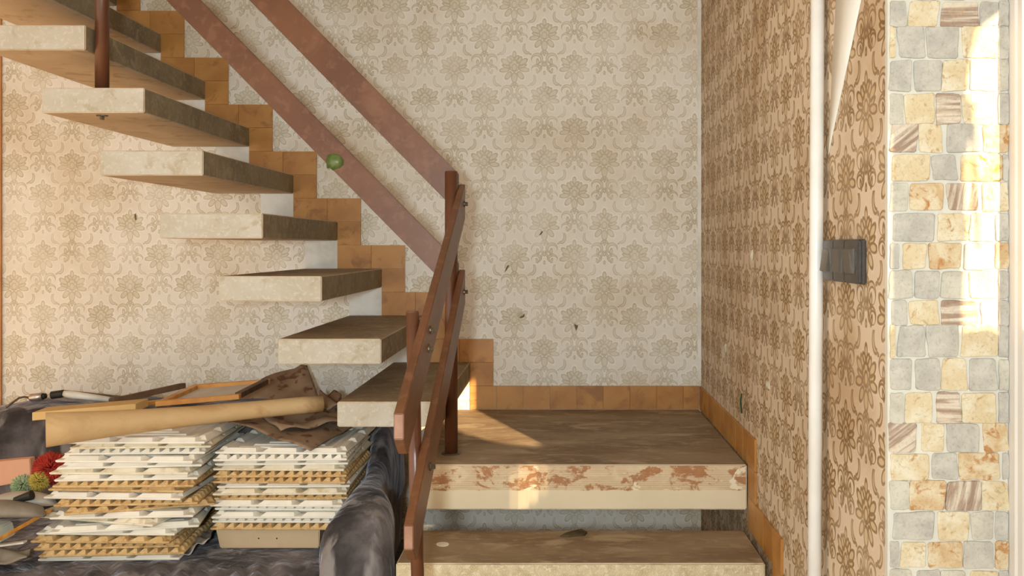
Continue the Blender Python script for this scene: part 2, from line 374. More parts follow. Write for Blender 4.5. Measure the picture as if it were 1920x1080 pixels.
ROWS = [
 (3, 50, [(1668,1698,g),(1703,1759,ta),(1765,1832,s1),(1836,1868,g),(1872,1890,g)]),
 (50, 110, [(1668,1678,ta),(1683,1733,g),(1737,1799,g),(1803,1867,ta),(1871,1890,g)]),
 (113, 172, [(1668,1709,g),(1714,1762,g),(1766,1814,ta),(1819,1867,g),(1872,1890,p_)]),
 (176, 234, [(1668,1693,p_),(1697,1749,ta),(1753,1799,s1),(1804,1866,ta),(1871,1890,g)]),
 (234, 287, [(1668,1719,s2),(1724,1766,ta),(1772,1836,g),(1842,1890,ru)]),
 (290, 339, [(1672,1742,ta),(1747,1793,g),(1798,1875,ru),(1879,1890,g)]),
 (342, 396, [(1668,1702,p_),(1707,1770,ru),(1775,1836,s3),(1840,1890,ta)]),
 (400, 453, [(1673,1751,g),(1756,1814,ta),(1819,1862,p_),(1866,1890,g)]),
 (456, 505, [(1668,1685,g),(1689,1735,ta),(1739,1803,ru),(1808,1861,g),(1865,1890,ru)]),
 (509, 560, [(1668,1711,p_),(1715,1760,g),(1764,1812,p_),(1817,1868,ta),(1872,1890,g)])]
def stone(x0, x1, y0, y1, kind):
    w_, h_ = x1-x0, y1-y0; c = at((x0+x1)/2, (y0+y1)/2, YP); k = YP/FPX
    rr = random.Random(int(x0*7+y0*13)); pts = []
    jig = [(rr.uniform(-5, 5) if w_ > 25 else 0, rr.uniform(-4, 3)) for _ in range(4)]
    cor = [(-w_/2, -h_/2), (w_/2, -h_/2), (w_/2, h_/2), (-w_/2, h_/2)]
    cor = [(a+j[0]*.8, b+j[1]*.6) for (a, b), j in zip(cor, jig)]
    for i in range(4):
        a, b = cor[i], cor[(i+1) % 4]; L = math.hypot(b[0]-a[0], b[1]-a[1]); cut = min(3.2, L*.09)/L
        for s in (cut, .35, .65, 1-cut):
            e = rr.uniform(-1.6, 1.2) if .1 < s < .9 else 0
            pts.append((a[0]+(b[0]-a[0])*s-(b[1]-a[1])/L*e, a[1]+(b[1]-a[1])*s+(b[0]-a[0])/L*e))
    n = len(pts); h = 0.0035+rr.uniform(-.001, .001); m = MB()
    ri = [[(px*sc*k, y, -py*sc*k) for px, py in pts] for sc, y in ((1, 0), (.99, -h*.7), (.95, -h))]
    m.loft(ri)
    o = m.build('stone', M['st_'+kind]); o.location = (c.x, YP, c.z); par(o, wf)
for rep in range(-1, 3):
    for (y0, y1, row) in ROWS:
        a, b = y0+rep*560, y1+rep*560
        if b < -40 or a > 1120: continue
        for x0, x1, kd in row: stone(x0, x1, a, b, kd)
# door frame beside the stones
M['frame_paint'] = mottled('white_frame_paint', (206,198,188), (200,192,182), 6, 0.45, useworld=True)
dr = struct(empty('door_1', (0.85, YP, 0)), 'white painted door frame beside the stone cladding')
XD = 0.795
mb = MB(); prof = [(XD, YP+.06), (XD, YP-.022), (XD+.004, YP-.027), (XD+.001, YP-.031), (XD+.001, YP-.046), (XD+.09, YP-.046), (XD+.09, YP+.06)]
mb.loft([[(x, y, 0) for x, y in prof], [(x, y, 2.6) for x, y in prof]]); mb.build('frame', M['frame_paint'], dr)
MB().box((XD+.09, YP-.03, 0), (1.7, YP+.01, 2.1)).build('door_leaf', M['frame_paint'], dr)

# ------------------------------------------------------------------ staircase
st = tag(empty('staircase', (-0.4, 2.78, 0)), 'open concrete staircase with cantilevered treads and a landing', 'staircase')
def slab(name, lo, hi, mats, order, bevel=0.003):
    o = MB().box(lo, hi, order).build(name, mats, st, bevel=bevel, seg=2); return o
TM = [M['tread_under'], M['tread_top'], M['tread_end'], M['tread_nose']]
for k in range(1, 10):
    o = slab('tread', (tx(k), YF+random.uniform(-.003,.003), tz(k)-TK), (tx(k)+TW, YW-0.001, tz(k)), TM, [0,1,2,3,2,0])
slab('landing', (-0.447, YF, 0.623), (XR-0.009, YW-0.009, 0.76), [M['tread_under'], M['landing_top'], M['residue'], M['tread_end']], [0,1,2,3,3,3], 0.004)
slab('tread', (-0.433, 2.465, 0.494), (0.558, 2.752, 0.57), [M['tread_under'], M['landing_top'], M['low_end']], [0,1,2,2,2,2], 0.004)
slab('tread', (-0.433, 2.10, 0.304), (0.558, 2.43, 0.38), [M['tread_under'], M['landing_top'], M['low_end']], [0,1,2,2,2,2], 0.004)
slab('tread', (-0.433, 1.77, 0.114), (0.558, 2.08, 0.19), [M['tread_under'], M['landing_top'], M['low_end']], [0,1,2,2,2,2], 0.004)
# scraps on the steps
M['leaf'] = mottled('dry_leaf', (84,70,46), (62,50,32), 30, .9)
def low(px, py, Z=0.57):
    Y = (CH-Z)*FPX/(py-CY); q = at(px, py, Y); return Vector((q.x, q.y, Z))
m = MB(); ring = [(1050,1007),(1062,1003),(1075,999),(1090,996),(1101,1000),(1096,1005),(1082,1006),(1066,1008)]
b = [low(*q) for q in ring]; n = len(b); tpz = [p+Vector((0,0,.004+.004*(i % 2))) for i, p in enumerate(b)]
m.add(b+tpz, [tuple(range(n))]+[(i,(i+1)%n,n+(i+1)%n,n+i) for i in range(n)]+[tuple(range(n,2*n))])
tag(m.build('dry_leaf', M['leaf'], origin=b[0]), 'curled dark dry leaf on the step below the landing', 'leaf')
M['chip'] = mottled('white_paint', (230,224,210), (214,206,190), 20, .6)
m = MB(); b = [low(830+12*math.cos(a*math.pi/6), 1021+4*math.sin(a*math.pi/6)) for a in range(12)]
m.loft([[p for p in b], [p+Vector((0,0,.0015)) for p in b]])
tag(m.build('paint_drip', M['chip'], origin=b[0]), 'round white paint drip on the step below the landing', 'paint drip')

# ------------------------------------------------------------------ railings
def board(pts8, name, parent, mats, mi=0):
    return MB().add(pts8, [(0,3,2,1),(4,5,6,7),(0,1,5,4),(1,2,6,5),(2,3,7,6),(3,0,4,7)], mi).build(name, mats, parent, bevel=0.002, seg=2)
YPO = 2.93
ur = tag(empty('upper_railing', (-0.338, YPO, 0.76)), 'brown wooden railing with two slanting boards beside the floating treads', 'railing')
def post(name, x, y, z0, z1, parent, r=0.0205, x1=None):
    m = MB(); x1 = x if x1 is None else x1
    m.tube([(x,y,z0),(x1,y,z1-.004)], r, 20); o = m.build(name, M['post'], parent, smooth=False)
    me = o.data
    for pg in me.polygons: pg.use_smooth = len(pg.vertices) == 4
    m2 = MB(); m2.tube([(x1,y,z1-.004),(x1,y,z1)], [r, r*.88], 20); m2.build('post_cap', M['post'], o)
    return o
np_ = post('post', -0.338, YPO, 0.764, 1.660, ur)
MB().tube([(-0.338,YPO,0.7601),(-0.338,YPO,0.7645)], [.034,.030], 20).build('base_plate', M['bolt'], np_)
YU, XU = 2.835, -1.404
post('post', XU, YU, tz(6)+.001, 2.74, ur)
m = MB(); m.tube([(XU,YU,tz(6)-TK),(XU,YU,tz(6)-TK-.003)], .017, 12); m.tube([(XU,YU,tz(6)-TK-.003),(XU,YU,tz(6)-TK-.014)], .007, 6)
m.build('anchor_nut', M['bolt'], ur)
def upper_board(xe, ze, slope, h, xtop):
    y0, y1 = YPO+.0215, YPO+.0435; dz = (xe-xtop)*slope
    P = [(xtop,y0,ze+dz),(xe,y0,ze),(xe,y1,ze),(xtop,y1,ze+dz),(xtop,y0,ze+dz+h),(xe,y0,ze+h),(xe,y1,ze+h),(xtop,y1,ze+dz+h)]
    return board(P, 'handrail_board', ur, M['rail'])
upper_board(-0.318, 1.575-.048*1.02, 1.02, 0.128, -1.50)
upper_board(-0.318, 1.346-.089*1.018, 1.018, 0.112, -1.72)
lr = tag(empty('lower_railing', (-0.325, 2.15, 0.38)), 'brown wooden railing with two boards running down beside the landing steps', 'railing')
post('post', -0.3215, 2.15, 0.381, 1.269, lr, 0.0152, -0.339)
BX0, BX1 = -0.3172, -0.2972
def lower_board(yn, zn, yf, zf, h):
    s = (zf-zn)/(yf-yn); ch = 0.05     # chamfered lower corner at the near end
    sec = [(yn, zn), (yf, zf), (yf, zf-h), (yn+.05, zn+s*.05-h), (yn, zn-ch)]
    m = MB(); n = len(sec)
    m.add([(BX0, y, z) for y, z in sec]+[(BX1, y, z) for y, z in sec],
          [tuple(range(n)), tuple(range(n, 2*n))[::-1]]+[(i, (i+1) % n, n+(i+1) % n, n+i) for i in range(n)], [0,0,0,0,0,0,1])
    return m.build('handrail_board', [M['rail'], M['rail_end']], lr, bevel=0.0018, seg=2)
lb1 = lower_board(1.78, 1.096, 2.965, 1.621, 0.112)
lb2 = lower_board(1.897, 0.844, 2.965, 1.346, 0.112)
def bolt(x, y, z, lr):
    m = MB(); m.tube([(x, y, z), (x+.003, y, z)], .010, 12); m.tube([(x+.003, y, z), (x+.012, y, z)], .0065, 6); m.build('bolt', M['bolt'], lr)
for y, z, b_ in ((2.15, 1.225, lb1), (2.12, 1.185, lb1), (2.93, 1.555, lb1), (2.93, 1.275, lb2), (2.15, 0.905, lb2)): bolt(BX1, y, z, b_)
# leaf stuck to the lower slanting board
M['green'] = mottled('glossy_green_leaf', (104,118,66), (82,100,48), 40, 0.3, spec=0.5)
c = at(628, 303, YPO+.0215); K = (YPO+.0215)/FPX; m = MB(); ringo = [(-17,-2),(-14,-12),(-4,-15),(8,-12),(16,-3),(16,6),(9,12),(2,14),(-4,17),(-9,12),(-15,13)]
yo = [0.0,-.001,-.003,-.003,-.002,-.001,-.001,-.0005,0,-.001,0]
f = [(c.x+a*K, c.y-.0008+o_, c.z-b*K) for (a, b), o_ in zip(ringo, yo)]; n = len(f); mid = (c.x, c.y-.0035, c.z); mid2 = (c.x, c.y-.0027, c.z)
m.add(f+[mid]+[(x, y+.0008, z) for x, y, z in f]+[mid2], [(i, (i+1) % n, n) for i in range(n)]+[(n+1+(i+1) % n, n+1+i, 2*n+1) for i in range(n)]+[(i, n+1+i, n+1+(i+1) % n, (i+1) % n) for i in range(n)])
tag(m.build('green_leaf', M['green'], smooth=True, origin=c), 'glossy green leaf stuck on the lower slanting railing board', 'leaf')

# ------------------------------------------------------------------ right wall fittings
M['pipe'] = mottled('white_pipe_paint', (222,217,209), (215,209,200), 10, 0.4, spec=0.5)
m = MB(); m.tube([(0.5515, 1.985, 0.0), (0.5665, 1.985, 2.748)], 0.0148, 24)
o = m.build('heating_pipe', M['pipe'], smooth=True); tag(o, 'white painted vertical pipe on the right damask wall', 'pipe')
for z in (0.15, 2.5):
    MB().tube([(0.562, 1.985, z), (XR, 1.985, z)], 0.006, 10).build('clip', M['pipe'], o)
M['sw'] = mottled('dark_brown_plastic', (66,56,45), (58,48,38), 20, 0.32, spec=0.5)
M['sw2'] = mottled('brown_rocker_plastic', (84,73,58), (74,63,50), 20, 0.28, spec=0.5)
sw = tag(empty('light_switch', (XR, 1.86, 1.36)), 'dark brown triple rocker light switch beside the white pipe', 'light switch')
YS0, YS1, ZS0, ZS1 = 1.731, 1.965, 1.3475, 1.434
MB().box((XR-.008, YS0, ZS0), (XR, YS1, ZS1)).build('frame', M['sw'], sw, bevel=0.003, seg=2)
wd = (YS1-YS0-.012)/3
for i in range(3):
    y0 = YS0+.009+i*wd
    MB().box((XR-.017, y0+.0015, ZS0+.002), (XR-.008, y0+wd-.0015, ZS1-.002)).build('module', M['sw'], sw, bevel=0.002, seg=2)
    m = MB(); ya, yb, za, zb = y0+.014, y0+wd-.014, ZS0+.02, ZS1-.018; tl = (.002, .0, -.002)[i]
    m.loft([[(XR-.016, y, z) for y in (ya, yb) for z in ((za, zb) if y == ya else (zb, za))]]+[[(XR-.026-tl*(1 if z == zb else -1)*1.5, y, z) for y in (ya, yb) for z in ((za+.003, zb-.003) if y == ya else (zb-.003, za+.003))]] if False else
           [[(XR-.016, ya, za), (XR-.016, ya, zb), (XR-.016, yb, zb), (XR-.016, yb, za)], [(XR-.025+tl*1.5, ya+.001, za+.001), (XR-.025-tl*1.5, ya+.001, zb-.001), (XR-.025-tl*1.5, yb-.001, zb-.001), (XR-.025+tl*1.5, yb-.001, za+.001)]])
    m.build('rocker', M['sw2'], sw, bevel=0.001, seg=2)
# hanging strip of torn paper, white back showing
M['strip'] = mottled('white_paper_back', (226,221,211), (216,210,198), 10, 0.8, stretch=(1,1,.3))
m = MB(); rows = 14; L = []; Rr = []
for i in range(rows+1):
    tt = i/rows; pz = -70+360*tt
    lx = 1572-19*tt; rx = 1631-77*tt
    rx = max(rx, lx+1.5)
    a = rw(lx, pz); b = rw(rx, pz); curl = .0008*(1-tt)+.0008
    L.append((a+Vector((-.0015, 0, 0)), (a+b)/2+Vector((-curl*.9, 0, 0)), b+Vector((-curl*.5-.001, 0, 0))))
vs = [q for r in L for q in r]; nb = len(vs); vs += [q+Vector((.0009, 0, 0)) for q in vs]
fs = []
for i in range(rows):
    for j in range(2):
        a = i*3+j; fs.append((a, a+1, a+4, a+3)); fs.append((nb+a, nb+a+3, nb+a+4, nb+a+1))
    fs.append((i*3, i*3+3, nb+i*3+3, nb+i*3)); fs.append((i*3+2, nb+i*3+2, nb+i*3+5, i*3+5))
fs += [(0, nb, nb+1, 1), (1, nb+1, nb+2, 2), (rows*3, rows*3+1, nb+rows*3+1, nb+rows*3), (rows*3+1, rows*3+2, nb+rows*3+2, nb+rows*3+1)]
m.add(vs, fs); tag(m.build('torn_wallpaper_strip', M['strip'], smooth=True, origin=vs[0]), 'white pointed strip of torn wallpaper above the light switch', 'wallpaper')

# ------------------------------------------------------------------ sofa
def velvet():
    t = NT('dark_grey_velvet'); v = t.pos(); n = t.noise(v, 4.5, 5, .55, .2); n2 = t.noise(v, 60, 4); n3 = t.noise(t.map(v, sc=(1,1,.3)), 15, 3, .5, .3)
    col = t.mix(t.step(n, .38, .66), lin(50,46,46), lin(112,104,103)); col = t.mix(t.step(n3, .52, .68, 0, .5), col, lin(166,158,154))
    m = t.fin(col, .85, t.math('MULTIPLY_ADD', n2, .1, n3), .7, .02, .2)
    t.b.inputs['Sheen Weight'].default_value = .5; t.b.inputs['Sheen Roughness'].default_value = .3
    t.b.inputs['Sheen Tint'].default_value = lin(205,200,205)
    return m
M['velvet'] = velvet()
def rbox(c, h, name, mat, parent, n=4.5, seg=26, disp=None):
    bm = bmesh.new(); bmesh.ops.create_cube(bm, size=2)
    bmesh.ops.subdivide_edges(bm, edges=bm.edges[:], cuts=seg, use_grid_fill=True)
    for v in bm.verts:
        p = v.co; k = (abs(p.x)**n+abs(p.y)**n+abs(p.z)**n)**(1/n); p = p/k
        q = Vector((c[0]+p.x*h[0], c[1]+p.y*h[1], c[2]+p.z*h[2]))
        v.co = q
    bm.normal_update()
    if disp:
        mv = [(v, v.normal*disp(v.co)) for v in bm.verts]
        for v, d in mv: v.co += d
    me = bpy.data.meshes.new(name); bm.to_mesh(me); bm.free(); me.materials.append(mat)
    me.polygons.foreach_set('use_smooth', [True]*len(me.polygons))
    o = bpy.data.objects.new(name, me); COL.objects.link(o)
    if parent: par(o, parent)
    return o
sofa = tag(empty('sofa', (-1.45, 2.9, 0)), 'dark grey velvet sofa under the piled ceiling tiles', 'sofa')
def dseat(p):
    g = max(0, min(1, (2.72-p.y)/.12)); w_ = math.sin(p.x*95+2.6*math.sin(p.x*13)+p.y*26+p.z*12)
    return g*(.013*w_*abs(w_)**.3+.008*noise.noise(p*16))+.004*noise.noise(p*9)
rbox((-1.47, 2.86, .40), (.83, .40, .10), 'seat_cushion', M['velvet'], sofa, 6, 60, dseat)
rbox((-1.44, 3.38, .61), (.87, .19, .242), 'backrest', M['velvet'], sofa, 4, 40, lambda p: .016*noise.noise(p*5)+.012*math.sin(p.x*22+3*noise.noise(p*2))*max(0, min(1, (.9-p.z)*3)))
MB().box((-2.28, 2.52, .06), (-.50, 3.50, .31)).build('base', M['velvet'], sofa, bevel=.02, seg=3)
for x in (-2.2, -.6):
    for y in (2.6, 3.4): MB().tube([(x, y, 0), (x, y, .062)], [.02, .028], 12).build('foot', M['rail'], sofa)
def arm(cs, name):     # sections: y, centre x, half width, top z
    m = MB(); rings = []; N = 28
    ys = []
    for i in range(len(cs)-1):
        for k in range(8): ys.append(i+k/8)
    ys.append(len(cs)-1-1e-6)
    for q in ys:
        i = int(q); u = q-i; u = u*u*(3-2*u) if 0 < i < len(cs)-2 else u
        y, cx, hw, zt = [cs[i][j]*(1-u)+cs[i+1][j]*u for j in range(4)]
        zb = .26; ring = []
        for k in range(N):
            a = 2*math.pi*k/N; ca, sa = math.cos(a), math.sin(a); e = .62
            X = cx+hw*math.copysign(abs(ca)**e, ca); Z = (zt+zb)/2+(zt-zb)/2*math.copysign(abs(sa)**e, sa)
            p = Vector((X, y, Z)); d = .012*noise.noise(p*7)+.007*math.sin(k*1.3+y*60)*max(0, 1-abs(y-2.48)/.07)
            ring.append((X+d*ca, y, Z+d*sa))
        rings.append(ring)
    m.loft(rings); return m.build(name, M['velvet'], sofa, smooth=True)
arm([(2.45,-.55,.05,.52),(2.48,-.553,.09,.62),(2.55,-.556,.104,.675),(2.72,-.56,.078,.697),(2.95,-.585,.045,.69),(3.08,-.605,.042,.70),(3.22,-.615,.046,.775),(3.34,-.62,.046,.79),(3.45,-.62,.04,.76)], 'armrest')

# ------------------------------------------------------------------ ceiling tiles in two stacks
M['foam'] = mottled('white_polystyrene', (236,230,216), (228,220,204), 14, .75, bs=.1)
M['foam2'] = mottled('cream_polystyrene', (230,220,198), (218,204,176), 10, .75, (204,186,152), bs=.1)
M['foam3'] = mottled('yellowed_polystyrene', (210,176,124), (192,154,100), 12, .72, (170,126,76), bs=.3, fine=(220,194,148))
def tile_meshes(sz, kind, seed):
    rr = random.Random(seed); h = sz/2
    m = MB()
    m.loft([[(-h+i, -h+i, z), (h-i, -h+i, z), (h-i, h-i, z), (-h+i, h-i, z)] for i, z in ((.002, 0), (0, .003), (0, .006), (.004, .007))])
    r = MB()
    n = {'bar': 3, 'tooth': 13, 'fan': 7}[kind]
    for e in range(4):
        ca, sa = ((1,0),(0,1),(-1,0),(0,-1))[e]
        def T(u, d, z): # u along the edge, d inward from the edge
            x, y = u, -h+d; return (x*ca-y*sa, x*sa+y*ca, z)
        L = (sz-.03)/n
        for k in range(n):
            u0 = -h+.015+k*L+L*.05; u1 = u0+L*(.84 if kind == 'bar' else .88); c_ = .010 if kind == 'bar' else L*.36
            skew = .012*(1 if kind == 'bar' else .4)
            A = [T(u0, .0015, .006), T(u1, .0015, .006), T(u1+skew, .040, .006), T(u0+skew, .040, .006)]
            B = [T(u0+c_+skew*.5, .012, .0168), T(u1-c_*.4, .012, .0168), T(u1-c_*.4+skew*.5, .026, .0166), T(u0+c_+skew, .026, .0166)]
            r.loft([A, B])
    g = h-.05                                   # field ornament
    if kind == 'fan':
        for k in range(9):
            a = math.pi/2*k/8; d = Vector((math.cos(a), math.sin(a), 0)); s_ = Vector((-d.y, d.x, 0))
            o = Vector((-g, -g, .006)); w0, w1 = .004, .014
            r.loft([[o+d*.04+s_*w0, o+d*.04-s_*w0, o+d*.04+Vector((0,0,.003))], [o+d*g*1.5+s_*w1, o+d*g*1.5-s_*w1, o+d*g*1.5+Vector((0,0,.006))]])
    else:
        for k in range(4):
            q = g*(1-.24*k)
            for e in range(4):
                ca, sa = ((1,0),(0,1),(-1,0),(0,-1))[e]
                def T(u, d, z): x, y = u, -q+d; return (x*ca-y*sa, x*sa+y*ca, z)
                r.loft([[T(-q, 0, .006), T(q, 0, .006), T(q-.016, .016, .006), T(-q+.016, .016, .006)], [T(-q+.004, .005, .0115), T(q-.004, .005, .0115), T(q-.011, .011, .0115), T(-q+.011, .011, .0115)]])
    return m, r
protos = {}
for kd in ('bar', 'tooth', 'fan'):
    for si, sz in ((0, .41), (1, .40)):
        a, b = tile_meshes(sz, kd, 3); oa = a.build('foam_tile', M['foam']); ob = b.build('raised_border', M['foam'])
        protos[kd, si] = (oa.data, ob.data); bpy.data.objects.remove(oa); bpy.data.objects.remove(ob)
mesh_cache = {}
def tile_data(kd, si, mk):
    if (kd, si, mk) not in mesh_cache:
        r = []
        for me in protos[kd, si]:
            c_ = me.copy(); c_.materials.clear(); c_.materials.append(M[mk]); r.append(c_)
        mesh_cache[kd, si, mk] = r
    return mesh_cache[kd, si, mk]
ORD = ['topmost','second','third','fourth','fifth','sixth','seventh','eighth','ninth','tenth','eleventh','twelfth','thirteenth','fourteenth','fifteenth','sixteenth','seventeenth','eighteenth','nineteenth','twentieth','twenty-first','twenty-second','twenty-third','twenty-fourth','twenty-fifth','twenty-sixth']
def stack(si, plan, x0, x1, y0, y1, z0, pitch, side, seed, jx=.012, jr=4):
    rr = random.Random(seed); n = len(plan)
    for i, code in enumerate(plan):            # bottom to top
        kd = {'b': 'bar', 't': 'tooth', 'f': 'fan'}[code[0]]; mk = {'w': 'foam', 'c': 'foam2', 'y': 'foam3'}[code[1]]
        u = i/(n-1); md, mr = tile_data(kd, si, mk)
        o = bpy.data.objects.new('foam_tile', md); COL.objects.link(o)
        rot = math.radians(rr.uniform(-jr, jr)+(float(code[2:]) if len(code) > 2 else 0))
        o.location = (x0+(x1-x0)*u+rr.uniform(-jx, jx), y0+(y1-y0)*u+rr.uniform(-.014, .014), z0+i*pitch)
        o.rotation_euler = (0, 0, rot+math.pi/2*rr.randrange(4))
        c_ = bpy.data.objects.new('raised_border', mr); COL.objects.link(c_); c_.parent = o
        adj = {'w': 'white', 'c': 'cream', 'y': 'yellowed'}[code[1]]
        pl = ORD[n-1-i]
        tag(o, f'{adj} foam ceiling tile, {pl} from the top of the {side} stack' if n-1-i else f'{adj} foam ceiling tile, topmost of the {side} stack', 'ceiling tile', f'foam ceiling tiles in the {side} stack')
stack(0, 'bw ty ty fy bw bw14 bc-9 bw fy18 ty8 bw by ty bw bc bw bw tw bc bw'.split(), -1.325, -1.265, 2.885, 2.935, .5005, .0176, 'left', 5, .018, 6)
stack(1, 'ty tw bw tw bw ty bc bw ty ty bc bw tw bw'.split(), -.842, -.838, 2.975, 2.985, .5665, .0172, 'right', 9, .005, 2)
# beige drawer box under the right stack
M['beige'] = mottled('beige_board', (206,178,142), (198,170,134), 5, .6, bs=.05, fine=(196,166,130))
M['hole'] = mottled('dark_hole', (40,30,22), (30,22,16), 10, .9)
bx = MB(); X0, X1 = -1.040, -.722
bx.loft([[(X0+.012, 2.80, .5005), (X1-.004, 2.80, .5005), (X1-.004, 3.12, .5005), (X0+.012, 3.12, .5005)], [(X0, 2.795, .5655), (X1, 2.795, .5655), (X1, 3.125, .5655), (X0, 3.125, .5655)]])
bo = tag(bx.build('storage_box', M['beige'], bevel=.003, origin=(-.88, 2.96, .5)), 'low beige box with two small holes under the right stack of tiles', 'box')
for px in (485, 519):
    c = at(px, 1009.5, 2.797); MB().tube([(c.x, 2.7985, c.z), (c.x, 2.7965, c.z)], .0022, 10).build('hole', M['hole'], bo)

# ------------------------------------------------------------------ things lying on the stacks
M['roll'] = mottled('tan_kraft_paper', (204,172,126), (190,156,110), 4, .65, (180,142,96), stretch=(.4,1,1), bs=.08)
a, b = Vector((-1.458, 2.62, .897)), Vector((-.768, 3.0, .9075))
m = MB(); N = 12; pts = [a.lerp(b, i/N) for i in range(N+1)]; rd = [.0235+.004*i/N+.026*(1-i/N)**2.6 for i in range(N+1)]
m.tube(pts+[b, b, a.lerp(b, .93)], rd+[.0275, .0245, .024], 28)
tag(m.build('paper_roll', M['roll'], smooth=True, origin=a), 'long tan paper roll lying across both stacks of tiles', 'paper roll')
for pg in bpy.data.objects['paper_roll'].data.polygons:
    if len(pg.vertices) > 4: pg.use_smooth = False
M['card'] = mottled('tan_cardboard', (204,168,112), (192,154,98), 5, .7, bs=.05)
def beam(p, q, wv, h, name, mat, parent=None, bev=.001):   # bar from p to q, width vector wv, height h
    p, q, wv = Vector(p), Vector(q), Vector(wv); u = Vector((0, 0, h))
    return MB().loft([[p, p+wv, p+wv+u, p+u], [q, q+wv, q+wv+u, q+u]]).build(name, mat, parent, bevel=bev, seg=1, origin=None if parent else p)
tag(beam((-1.60, 2.80, .889), (-1.305, 2.845, .908), (.006, .075, .004), .025, 'cardboard_carton', M['card']), 'long flat tan cardboard carton behind the paper roll', 'carton')
M['gold'] = mottled('honey_wood', (206,144,62), (186,120,44), 10, .35, spec=.5, stretch=(1,4,1))
M['dark_wood'] = mottled('dark_brown_wood', (92,66,44), (70,48,32), 12, .5, stretch=(1,4,1))
pf = tag(empty('picture_frame', (-1.15, 3.05, .92)), 'honey coloured wooden picture frame lying behind the paper roll', 'picture frame')
FL, FR, BR_, BL = Vector((-1.275, 2.915, .912)), Vector((-1.03, 2.975, .925)), Vector((-1.01, 3.215, .938)), Vector((-1.262, 3.17, .925))
beam(FL, FR, (0, .022, 0), .016, 'front_bar', M['gold'], pf); beam(BL, BR_, (0, .022, 0), .016, 'back_bar', M['gold'], pf)
beam(FL+Vector((0,.023,0)), BL-Vector((0,.001,0)), (.022, 0, 0), .016, 'side_bar', M['gold'], pf); beam(FR+Vector((-.022,.023,0)), BR_+Vector((-.022,-.001,0)), (.022, 0, 0), .018, 'side_bar', M['dark_wood'], pf)
M['paper'] = mottled('grey_white_card', (206,200,190), (190,184,172), 8, .7)
MB().loft([[FL+Vector((.02,.02,.001)), FR+Vector((-.02,.02,.001)), BR_+Vector((-.02,.003,.001)), BL+Vector((.02,.003,.001))], [FL+Vector((.02,.02,.004)), FR+Vector((-.02,.02,.004)), BR_+Vector((-.02,.003,.004)), BL+Vector((.02,.003,.004))]]).build('backing_card', M['paper'], pf)
tag(beam(at(203, 764, 2.93)+Vector((0,0,.010)), at(338, 735, 3.07)+Vector((0,0,.012)), (.018, .004, 0), .018, 'loose_lath', M['dark_wood']), 'dark brown wooden lath lying slantwise beside the picture frame', 'slat')
tag(beam(at(120, 778, 3.02), at(345, 752, 3.23), (.0, .02, 0), .012, 'wooden_batten', M['gold']), 'thin honey wood batten lying behind the flat carton', 'batten')
def carpet():
    t = NT('brown_floral_carpet'); v = t.obj(); n = t.noise(v, 24, 2, .5, .3); n2 = t.noise(v, 7, 3); f = t.noise(v, 220, 2)
    col = t.mix(t.step(n2, .35, .65), lin(150,126,102), lin(128,104,82)); col = t.mix(t.step(n, .55, .66, 0, .8), col, lin(92,58,42))
    return t.fin(col, .9, f, .4, .002, .15)
M['carpet'] = carpet()
def sheet(c4, name, mat, label, cat, fn=None, nu=26, nv=16, th=.004):
    A, B, C_, D = [Vector(q) for q in c4]; vs = []
    for i in range(nu+1):
        for j in range(nv+1):
            u, v = i/nu, j/nv; p = A.lerp(B, u).lerp(D.lerp(C_, u), v)
            if fn: p = p+fn(u, v)
            vs.append(p)
    nb = len(vs); W = nv+1; vs += [p+Vector((0, .2*th, th)) for p in vs]; fs = []
    for i in range(nu):
        for j in range(nv):
            q = i*W+j; fs += [(q, q+W, q+W+1, q+1), (nb+q, nb+q+1, nb+q+W+1, nb+q+W)]
    bd = [i*W for i in range(nu+1)]+[nu*W+j for j in range(1, nv+1)]+[i*W+nv for i in range(nu-1, -1, -1)]+[j for j in range(nv-1, 0, -1)]
    for k in range(len(bd)):
        a_, b_ = bd[k], bd[(k+1) % len(bd)]; fs.append((a_, b_, nb+b_, nb+a_))
    o = MB().add(vs, fs).build(name, mat, smooth=True, origin=vs[0]); return tag(o, label, cat)
cc = 'carpet'
sheet([(-.74, 2.755, .806), (-.655, 3.19, .832), (-.98, 3.19, .866), (-1.11, 2.93, .884)], 'carpet_scrap', M['carpet'], 'brown patterned carpet scrap with a pointed front corner on the right stack', cc, lambda u, v: Vector((0, 0, .008*math.sin(u*9+v*5)*u+.004*math.sin(v*14)+.012*v*(1-v))))
sheet([(-.86, 2.86, .845), (-.662, 3.02, .850), (-.70, 3.22, .872), (-1.08, 3.1, .892)], 'carpet_scrap', M['carpet'], 'brown carpet scrap folded under the right end of the paper roll', cc, lambda u, v: Vector((0, 0, .007*math.sin(u*12+v*3)+.004*math.sin(v*17))))
q = [at(436, 752, 3.36), at(598, 748, 3.40), at(577, 684, 3.62), at(548, 692, 3.60)]
sheet([q[0], q[1], q[2], q[3]], 'carpet_scrap', M['carpet'], 'stiff brown carpet scrap standing up against the papered wall', cc, lambda u, v: Vector((0, .01*math.sin(u*5), .004*math.sin(u*7+v*4)+.018*math.sin(math.pi*v)*(1-u))))
sheet([at(586, 762, 3.1), at(640, 765, 3.12), at(640, 738, 3.35), at(600, 738, 3.35)], 'carpet_scrap', M['carpet'], 'small crumpled brown carpet scrap between the paper roll and the lowest floating tread', cc, lambda u, v: Vector((0, 0, .01*math.sin(u*9+v*8))), 14, 10)
